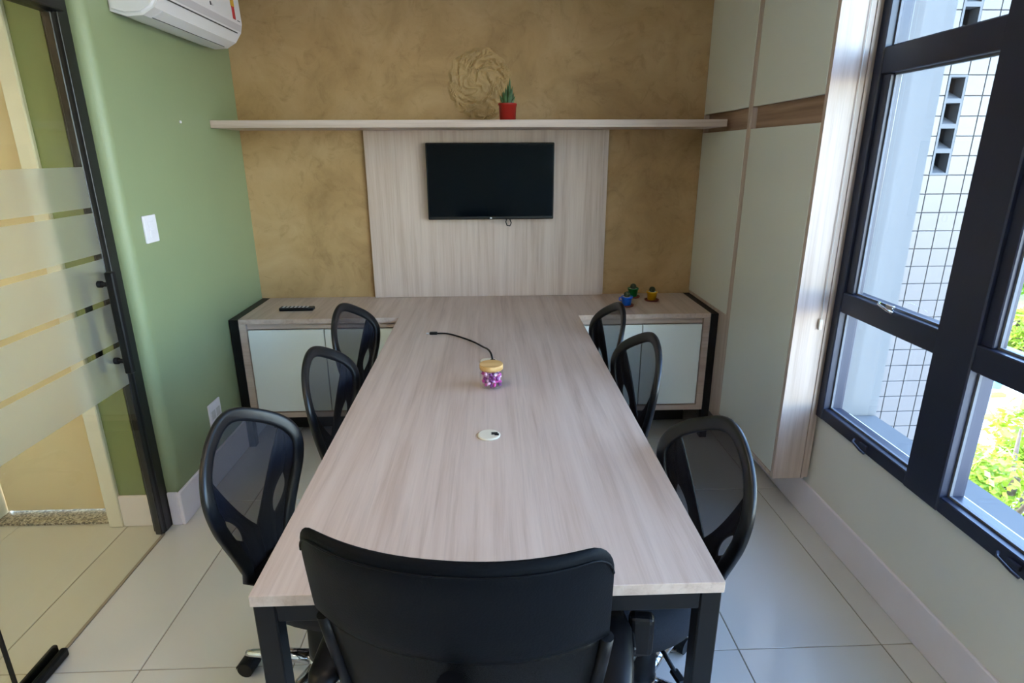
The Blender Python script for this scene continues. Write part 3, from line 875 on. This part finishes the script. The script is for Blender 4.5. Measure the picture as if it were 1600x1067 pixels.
def make_base(t, a0, metal='chrome', R_=.265):
    """five legs with casters; a0 is the angle of the first leg in the chair's frame"""
    for k in range(5):
        a = a0+k*2*PI/5
        lg_ = bmesh.new()
        secs = []
        for (r, z, w, h) in ((.045, .090, .024, .022), (.15, .088, .020, .017), (R_-.01, .074, .014, .012), (R_+.006, .072, .010, .010)):
            secs.append([lg_.verts.new((r, w*math.cos(q)*1.0, z+h*math.sin(q))) for q in [2*PI*j/10 for j in range(10)]])
        for A, B in zip(secs, secs[1:]):
            for j in range(10):
                f = lg_.faces.new((A[j], A[(j+1) % 10], B[(j+1) % 10], B[j])); f.smooth = True
        lg_.faces.new(secs[0][::-1]); lg_.faces.new(secs[-1])
        l = obj('base_leg', lg_, metal, t, world=False)
        l.rotation_euler = (0, 0, a)
        c = bmesh.new()
        for s in (-1, 1):
            tube(c, [(R_+.004, s*.006, .026), (R_+.004, s*.026, .026)], .0258, 16)
        tube(c, [(R_-.006, 0, .03), (R_-.006, 0, .072)], .007, 8)
        # hood over the wheels
        hood = []
        for i in range(9):
            th = PI*(i/8)
            hood.append([(R_+.004+.029*math.cos(th), y, .027+.029*math.sin(th)) for y in (-.027, .027)])
        hb = bmesh.new(); grid(hb, hood); 
        me_ = bpy.data.meshes.new('tmp'); hb.to_mesh(me_); hb.free(); c.from_mesh(me_); bpy.data.meshes.remove(me_)
        obj('caster', c, 'plastic', l, world=False)
chairs = [  # back-bottom position from the photograph, facing angle, first base leg direction (world degrees), label
    (-.681, 1.526, -15.5, 169.5, 'mesh-back task chair on the left side, nearest the glass door'),
    (-.602, 2.090, -10.3, 150, 'mesh-back task chair, middle one of the left side'),
    (-.654, 2.757, -16.5, 175, 'mesh-back task chair on the left side, farthest, by the left credenza'),
    (.576, 1.406, 194.5, 46, 'mesh-back task chair on the right side, nearest the window'),
    (.579, 2.206, 190.4, 20, 'mesh-back task chair, middle one of the right side'),
    (.558, 2.711, 188.0, 35, 'mesh-back task chair on the right side, farthest, below the blue pot')]
proto = make_task_chair(chairs[0][4])
protos = [proto]+[copy_tree(proto) for _ in chairs[1:]]
for c, (x, y, yw, b0, lab) in zip(protos, chairs):
    a = math.radians(yw)
    c.location = (x+math.cos(a)*DB, y+math.sin(a)*DB, 0)
    c.rotation_euler = (0, 0, a)
    c['label'] = lab
    make_base(c, math.radians(b0)-a)

# ------------------------------------------------------------------ head chair (leatherette band over mesh, arms)
hc_a = PI/2-math.radians(8.3)
hc = thing('office_chair', 'wide black leatherette office chair at the head of the table, seen from behind', 'chair', (-.068+.022, .78+.165, 0), hc_a)
D2 = .170
def hpt(u, z, off=0.):
    c = .070*(abs(u)/.25)**2.2
    lean = -(z-.80)*.20
    return Vector((-D2+c+lean+off, u, z))
def hhw(z):
    if z > .80:
        return .262-.012*((z-.80)/.2)
    return .254-.040*min(1, ((.80-z)/.30))**1.2
# upper band: padded shell
ub = bmesh.new()
ZT2, ZB2 = 1.024, .80
nz, nu = 18, 36
def band_pt(i, j, side):
    s = math.sin(PI/2*(-1+2*j/nu))
    # rounded-corner outline: superellipse in the top corners
    u = .262*s+.004+(.008*s if s > 0 else 0)*(1-i/nz)
    k = abs(s)
    ztop = ZT2-.066*(1-math.sqrt(max(0, 1-max(0, (k-.84)/.16)**2)))
    zbot = ZB2-.012*(1-k*k)
    z = zbot+(ztop-zbot)*i/nz
    tk = .019*(1-abs(2*i/nz-1)**6*.85)*(1-k**8*.8)
    return hpt(u, z, side*tk)
for side in (-1, 1):
    grid(ub, [[band_pt(i, j, side) for j in range(nu+1)] for i in range(nz+1)])
bl_ = bmesh.new()
fr = [[band_pt(i, j, -1) for j in range(nu+1)] for i in range(nz+1)]
bk = [[band_pt(i, j, 1) for j in range(nu+1)] for i in range(nz+1)]
edge = [(0, j) for j in range(nu+1)]+[(i, nu) for i in range(1, nz+1)]+[(nz, j) for j in range(nu-1, -1, -1)]+[(i, 0) for i in range(nz-1, -1, -1)]
grid(ub, [[fr[i][j] for i, j in edge], [bk[i][j] for i, j in edge]])
bmesh.ops.remove_doubles(ub, verts=ub.verts, dist=.0004)
top_ = obj('upper_band', ub, 'leather', hc, world=False)
sm = tube(bmesh.new(), [Vector(band_pt(nz-1.5, j, -1))+Vector((-.001, 0, 0)) for j in range(1, nu)], .0022, 6)
obj('seam', sm, 'leather', top_, world=False)
# lower back
rows = []
for i in range(17):
    z = .50+(.80-.50)*i/16
    w = hhw(z)-.012
    rows.append([hpt(w*(2*j/20-1), z) for j in range(21)])
obj('lower_back_mesh', solid(grid(bmesh.new(), rows), .006), 'mesh_dark', hc, world=False)
fp = [hpt(hhw(z), z) for z in (.80, .74, .68, .62, .56, .51)]+[hpt(y, .488) for y in (.17, .10, 0, -.10, -.17)]+[hpt(-hhw(z), z) for z in (.51, .56, .62, .68, .74, .80)]
obj('lower_frame', tube(bmesh.new(), fp, .013, 10), 'plastic', hc, world=False)
sp = bmesh.new()
tube(sp, [hpt(0, .78, -.035), hpt(0, .66, -.045), hpt(0, .52, -.045), Vector((-D2-.02, 0, .40)), Vector((-D2+.06, 0, .355)), Vector((-.02, 0, .35))], [.022, .026, .028, .028, .026, .024], 10)
obj('spine', sp, 'plastic', hc, world=False)
sb = bmesh.new()
n = 40; rg = []
for (q, z) in [(.8, .385), (.97, .392), (1.0, .42), (.985, .452), (.92, .472), (.7, .482), (.05, .478)]:
    ring = []
    for j in range(n):
        a = 2*PI*j/n; ca, sa = math.cos(a), math.sin(a)
        rad = (abs(ca)**2.8+abs(sa)**2.8)**(-1/2.8)
        ring.append(sb.verts.new((.05+.24*q*rad*ca, .255*q*rad*sa, z)))
    rg.append(ring)
for A, B in zip(rg, rg[1:]):
    for j in range(n):
        f = sb.faces.new((A[j], A[(j+1) % n], B[(j+1) % n], B[j])); f.smooth = True
sb.faces.new(rg[0][::-1]); sb.faces.new(rg[-1])
obj('seat', sb, 'leather', hc, world=False)
for s in (-1, 1):
    up_ = tube(bmesh.new(), [(.06, s*.13, .375), (.08, s*.235, .385), (.11, s*.285, .45), (.125, s*.330, .55)], [.018, .018, .017, .014], 10)
    ya_, yb_ = sorted((s*.318, s*.372))
    bx(up_, .105, .140, ya_, yb_, .552, .655, bev=.012, seg=3)
    bx(up_, .060, .125, min(s*.26, s*.33), max(s*.26, s*.33), .600, .622, bev=.004)
    arm = obj('armrest', up_, 'plastic', hc, world=False)
    pd = bmesh.new()
    pp = [(-.115, s*.276), (-.08, s*.277), (.0, s*.281), (.10, s*.287), (.14, s*.289)]
    secs = []
    for i, (x, y) in enumerate(pp):
        w = (.020, .033, .038, .036, .022)[i]
        secs.append([pd.verts.new((x, y+w*math.cos(q), .635+(.017 if math.sin(q) > 0 else .012)*math.sin(q))) for q in [2*PI*j/12 for j in range(12)]])
    for A, B in zip(secs, secs[1:]):
        for j in range(12):
            f = pd.faces.new((A[j], A[(j+1) % 12], B[(j+1) % 12], B[j])); f.smooth = True
    pd.faces.new(secs[0][::-1]); pd.faces.new(secs[-1])
    obj('arm_pad', pd, 'plastic', arm, world=False)
obj('mechanism', box(-.09, .12, -.08, .08, .325, .384, bev=.012, seg=2), 'plastic', hc, world=False)
obj('column_cover', lathe(bmesh.new(), [(.030, .325), (.038, .322), (.040, .24), (.045, .238), (.048, .115)], 20), 'plastic', hc, world=False)
obj('hub', lathe(bmesh.new(), [(.05, .06), (.052, .07), (.05, .112), (.04, .118)], 20), 'chrome', hc, world=False)
make_base(hc, math.radians(198)-hc_a, 'chrome', .31)

# ------------------------------------------------------------------ small things on the table
JX, JY = -.001, 2.083
jr = thing('candy_jar', 'glass jar with round bamboo lid in the middle of the table', 'jar', (JX, JY, TZ))
jb = lathe(bmesh.new(), [(.040, TZ+.0005), (.045, TZ+.004), (.0455, TZ+.012), (.0455, TZ+.060), (.043, TZ+.068), (.041, TZ+.074), (.038, TZ+.074), (.040, TZ+.067), (.0428, TZ+.059), (.0428, TZ+.012), (.040, TZ+.006), (.01, TZ+.005)], 40, JX, JY)
obj('glass_body', jb, 'jar', jr)
obj('lid', lathe(bmesh.new(), [(.041, TZ+.0745), (.044, TZ+.0755), (.0445, TZ+.092), (.043, TZ+.095)], 40, JX, JY), 'lid', jr)
rnd = random.Random(8)
cdb = bmesh.new()
placed = []
tries = 0
while len(placed) < 85 and tries < 6000:
    tries += 1
    a, r = rnd.uniform(0, 2*PI), 0.0330*math.sqrt(rnd.random())
    z = rnd.uniform(.0155, .0600)
    p = Vector((r*math.cos(a), r*math.sin(a), z))
    if any((p-q).length < .0098 for q in placed): continue
    placed.append(p)
    mi = rnd.choice((0, 0, 1, 1, 2))
    d = Vector((rnd.gauss(0, 1), rnd.gauss(0, 1), rnd.gauss(0, 1))).normalized()*.0085
    c0 = p+Vector((JX, JY, TZ))
    nf = len(cdb.faces)
    tube(cdb, [c0-d, c0-d*.65, c0-d*.5, c0, c0+d*.5, c0+d*.65, c0+d], [.0040, .0012, .0050, .0062, .0050, .0012, .0040], 7)
    cdb.faces.ensure_lookup_table()
    for f in cdb.faces[nf:]: f.material_index = mi
cd = obj('wrapped_candies', cdb, ['candy_a', 'candy_b', 'candy_c'])
tag(cd, 'pink and violet wrapped candies filling the glass jar', 'candy', kind='stuff')
kb = thing('cable', 'short black cable with plug lying on the table behind the jar', 'cable', (-.15, 2.6, TZ))
cp = [(.004, 2.372, TZ+.0115), (-.002, 2.395, TZ+.03), (-.016, 2.45, TZ+.030), (-.036, 2.53, TZ+.014), (-.082, 2.632, TZ+.006), (-.145, 2.712, TZ+.0052), (-.21, 2.772, TZ+.0052), (-.262, 2.779, TZ+.0055)]
obj('wire', tube(bmesh.new(), catmull(cp, 5, False)+[Vector(cp[-1])], .0042, 8), 'black', kb)
obj('plug', box(-.300, -.262, 2.770, 2.789, TZ+.0008, TZ+.013, bev=.003, seg=2), 'black', kb)
obj('plug_tip', box(-.315, -.3005, 2.774, 2.785, TZ+.004, TZ+.009), 'mark', kb)
rc = thing('remote_control', 'slim black remote control on the left credenza', 'remote control', (-1.095, 3.300, TZ))
obj('body', box(-1.19, -1.0, 3.268, 3.318, TZ+.0005, TZ+.019, bev=.005, seg=2), 'plastic', rc)
for k in range(7):
    for q in range(3):
        obj('button', box(-1.172+k*.022, -1.162+k*.022, 3.276+q*.013, 3.284+q*.013, TZ+.0188, TZ+.021), 'mark' if (k+q) % 3 == 0 else 'ac_grey', rc)
def mini_pot(name, label, x, y, pm, kind, loops):
    p = thing(name, label, 'plant pot', (x, y, TZ), 0, 'small pots on the right credenza')
    obj('saucer', lathe(bmesh.new(), [(.024, TZ+.0005), (.040, TZ+.003), (.043, TZ+.010), (.040, TZ+.0105), (.034, TZ+.006)], 28, x, y), 'saucer', p)
    obj('pot', lathe(bmesh.new(), [(.022, TZ+.0065), (.0245, TZ+.008), (.030, TZ+.050), (.0335, TZ+.0505), (.0335, TZ+.058), (.030, TZ+.0585), (.0285, TZ+.054)], 28, x, y), pm, p)
    obj('gravel', lathe(bmesh.new(), [(.0283, TZ+.0535), (.020, TZ+.056), (.005, TZ+.057)], 24, x, y), 'gravel', p)
    cb_ = bmesh.new()
    n = 20; pr = [(.010, .052), (.015, .060), (.0165, .070), (.013, .080), (.006, .085), (.001, .086)]
    rings = []
    for (r, z) in pr:
        rings.append([cb_.verts.new((x+r*(1+.12*(j % 2))*math.cos(2*PI*j/n), y+r*(1+.12*(j % 2))*math.sin(2*PI*j/n), TZ+z)) for j in range(n)])
    for A, B in zip(rings, rings[1:]):
        for j in range(n): cb_.faces.new((A[j], A[(j+1) % n], B[(j+1) % n], B[j]))
    cb_.faces.new(rings[0][::-1]); cb_.faces.new(rings[-1])
    obj('cactus', cb_, 'cactus', p)
    if loops:
        obj('handle', tube(bmesh.new(), [(x-.030, y, TZ+.052), (x-.043, y, TZ+.050), (x-.044, y, TZ+.038), (x-.028, y, TZ+.030)], .003, 8), pm, p)
mini_pot('cactus_pot', 'small blue pot with a cactus, next to the mesh chair', .782, 3.285, 'blue_pot', 0, True)
mini_pot('cactus_pot', 'small green pot with a cactus, near the ochre wall', .868, 3.495, 'green_pot', 0, False)
mini_pot('cactus_pot', 'small yellow pot with a cactus on a dark saucer', .960, 3.405, 'yellow_pot', 0, False)
# red pot with succulent on the shelf
SX, SY, SZ = .106, 3.36, 1.757
rp = thing('potted_succulent', 'spiky green succulent in a red pot on the shelf', 'potted plant', (SX, SY, SZ))
obj('pot', lathe(bmesh.new(), [(.039, SZ+.0005), (.042, SZ+.002), (.046, SZ+.076), (.050, SZ+.077), (.050, SZ+.086), (.046, SZ+.0865), (.044, SZ+.080)], 32, SX, SY), 'red_pot', rp)
obj('soil', lathe(bmesh.new(), [(.0437, SZ+.0795), (.02, SZ+.082), (.004, SZ+.083)], 24, SX, SY), 'soil', rp)
rnd = random.Random(3)
def leaf(base, tip, w):
    bm = bmesh.new()
    base, tip = Vector(base), Vector(tip)
    d = tip-base
    side = d.cross(Vector((0, 1, 0.1))).normalized()
    nr = side.cross(d).normalized()
    secs = []
    for i in range(6):
        t = i/5
        r = w*(.75+.5*t-1.25*t*t) if t < 1 else .0004
        p = base+d*t+nr*(.008*math.sin(PI*t))
        secs.append([bm.verts.new(p+side*r*math.cos(q)+nr*r*.45*math.sin(q)) for q in [2*PI*j/8 for j in range(8)]])
    for A, B in zip(secs, secs[1:]):
        for j in range(8):
            f = bm.faces.new((A[j], A[(j+1) % 8], B[(j+1) % 8], B[j])); f.smooth = True
    bm.faces.new(secs[0][::-1]); bm.faces.new(secs[-1])
    return bm
tips = [(.014, 0, .135, .010), (.002, .012, .105, .010), (.026, -.008, .09, .010), (-.010, -.010, .085, .010), (-.026, .004, .062, .009), (.036, .010, .060, .009), (-.040, -.004, .045, .008), (.040, -.012, .04, .008), (.012, -.026, .07, .010), (-.02, .02, .07, .009), (-.016, -.024, .05, .008)]
for (dx, dy, h, w) in tips:
    obj('leaf', leaf((SX+dx*.45, SY+dy*.6, SZ+.079), (SX+dx, SY+dy, SZ+.084+h*.95), w*1.25), 'aloe', rp)

# ------------------------------------------------------------------ ceiling lamps (out of frame, lighting the room and hall)
def ceiling_lamp(label, x, y, s, mt):
    l = thing('ceiling_lamp', label, 'lamp', (x, y, ZC))
    f = bmesh.new()
    for (a, b, c, d) in ((-s, s, -s, -s+.02), (-s, s, s-.02, s), (-s, -s+.02, -s+.02, s-.02), (s-.02, s, -s+.02, s-.02)):
        bx(f, x+a, x+b, y+c, y+d, ZC-.025, ZC-.0005)
    obj('frame', f, 'white_paint', l)
    obj('diffuser', box(x-s+.0205, x+s-.0205, y-s+.0205, y+s-.0205, ZC-.018, ZC-.002), mt, l)
ceiling_lamp('square ceiling lamp over the conference table', -.45, 1.3, .20, 'lamp')
ceiling_lamp('square ceiling lamp behind the head chair', -.45, -.6, .20, 'lamp')
ceiling_lamp('square ceiling lamp in the corridor', -2.3, .5, .20, 'lamp_hall')
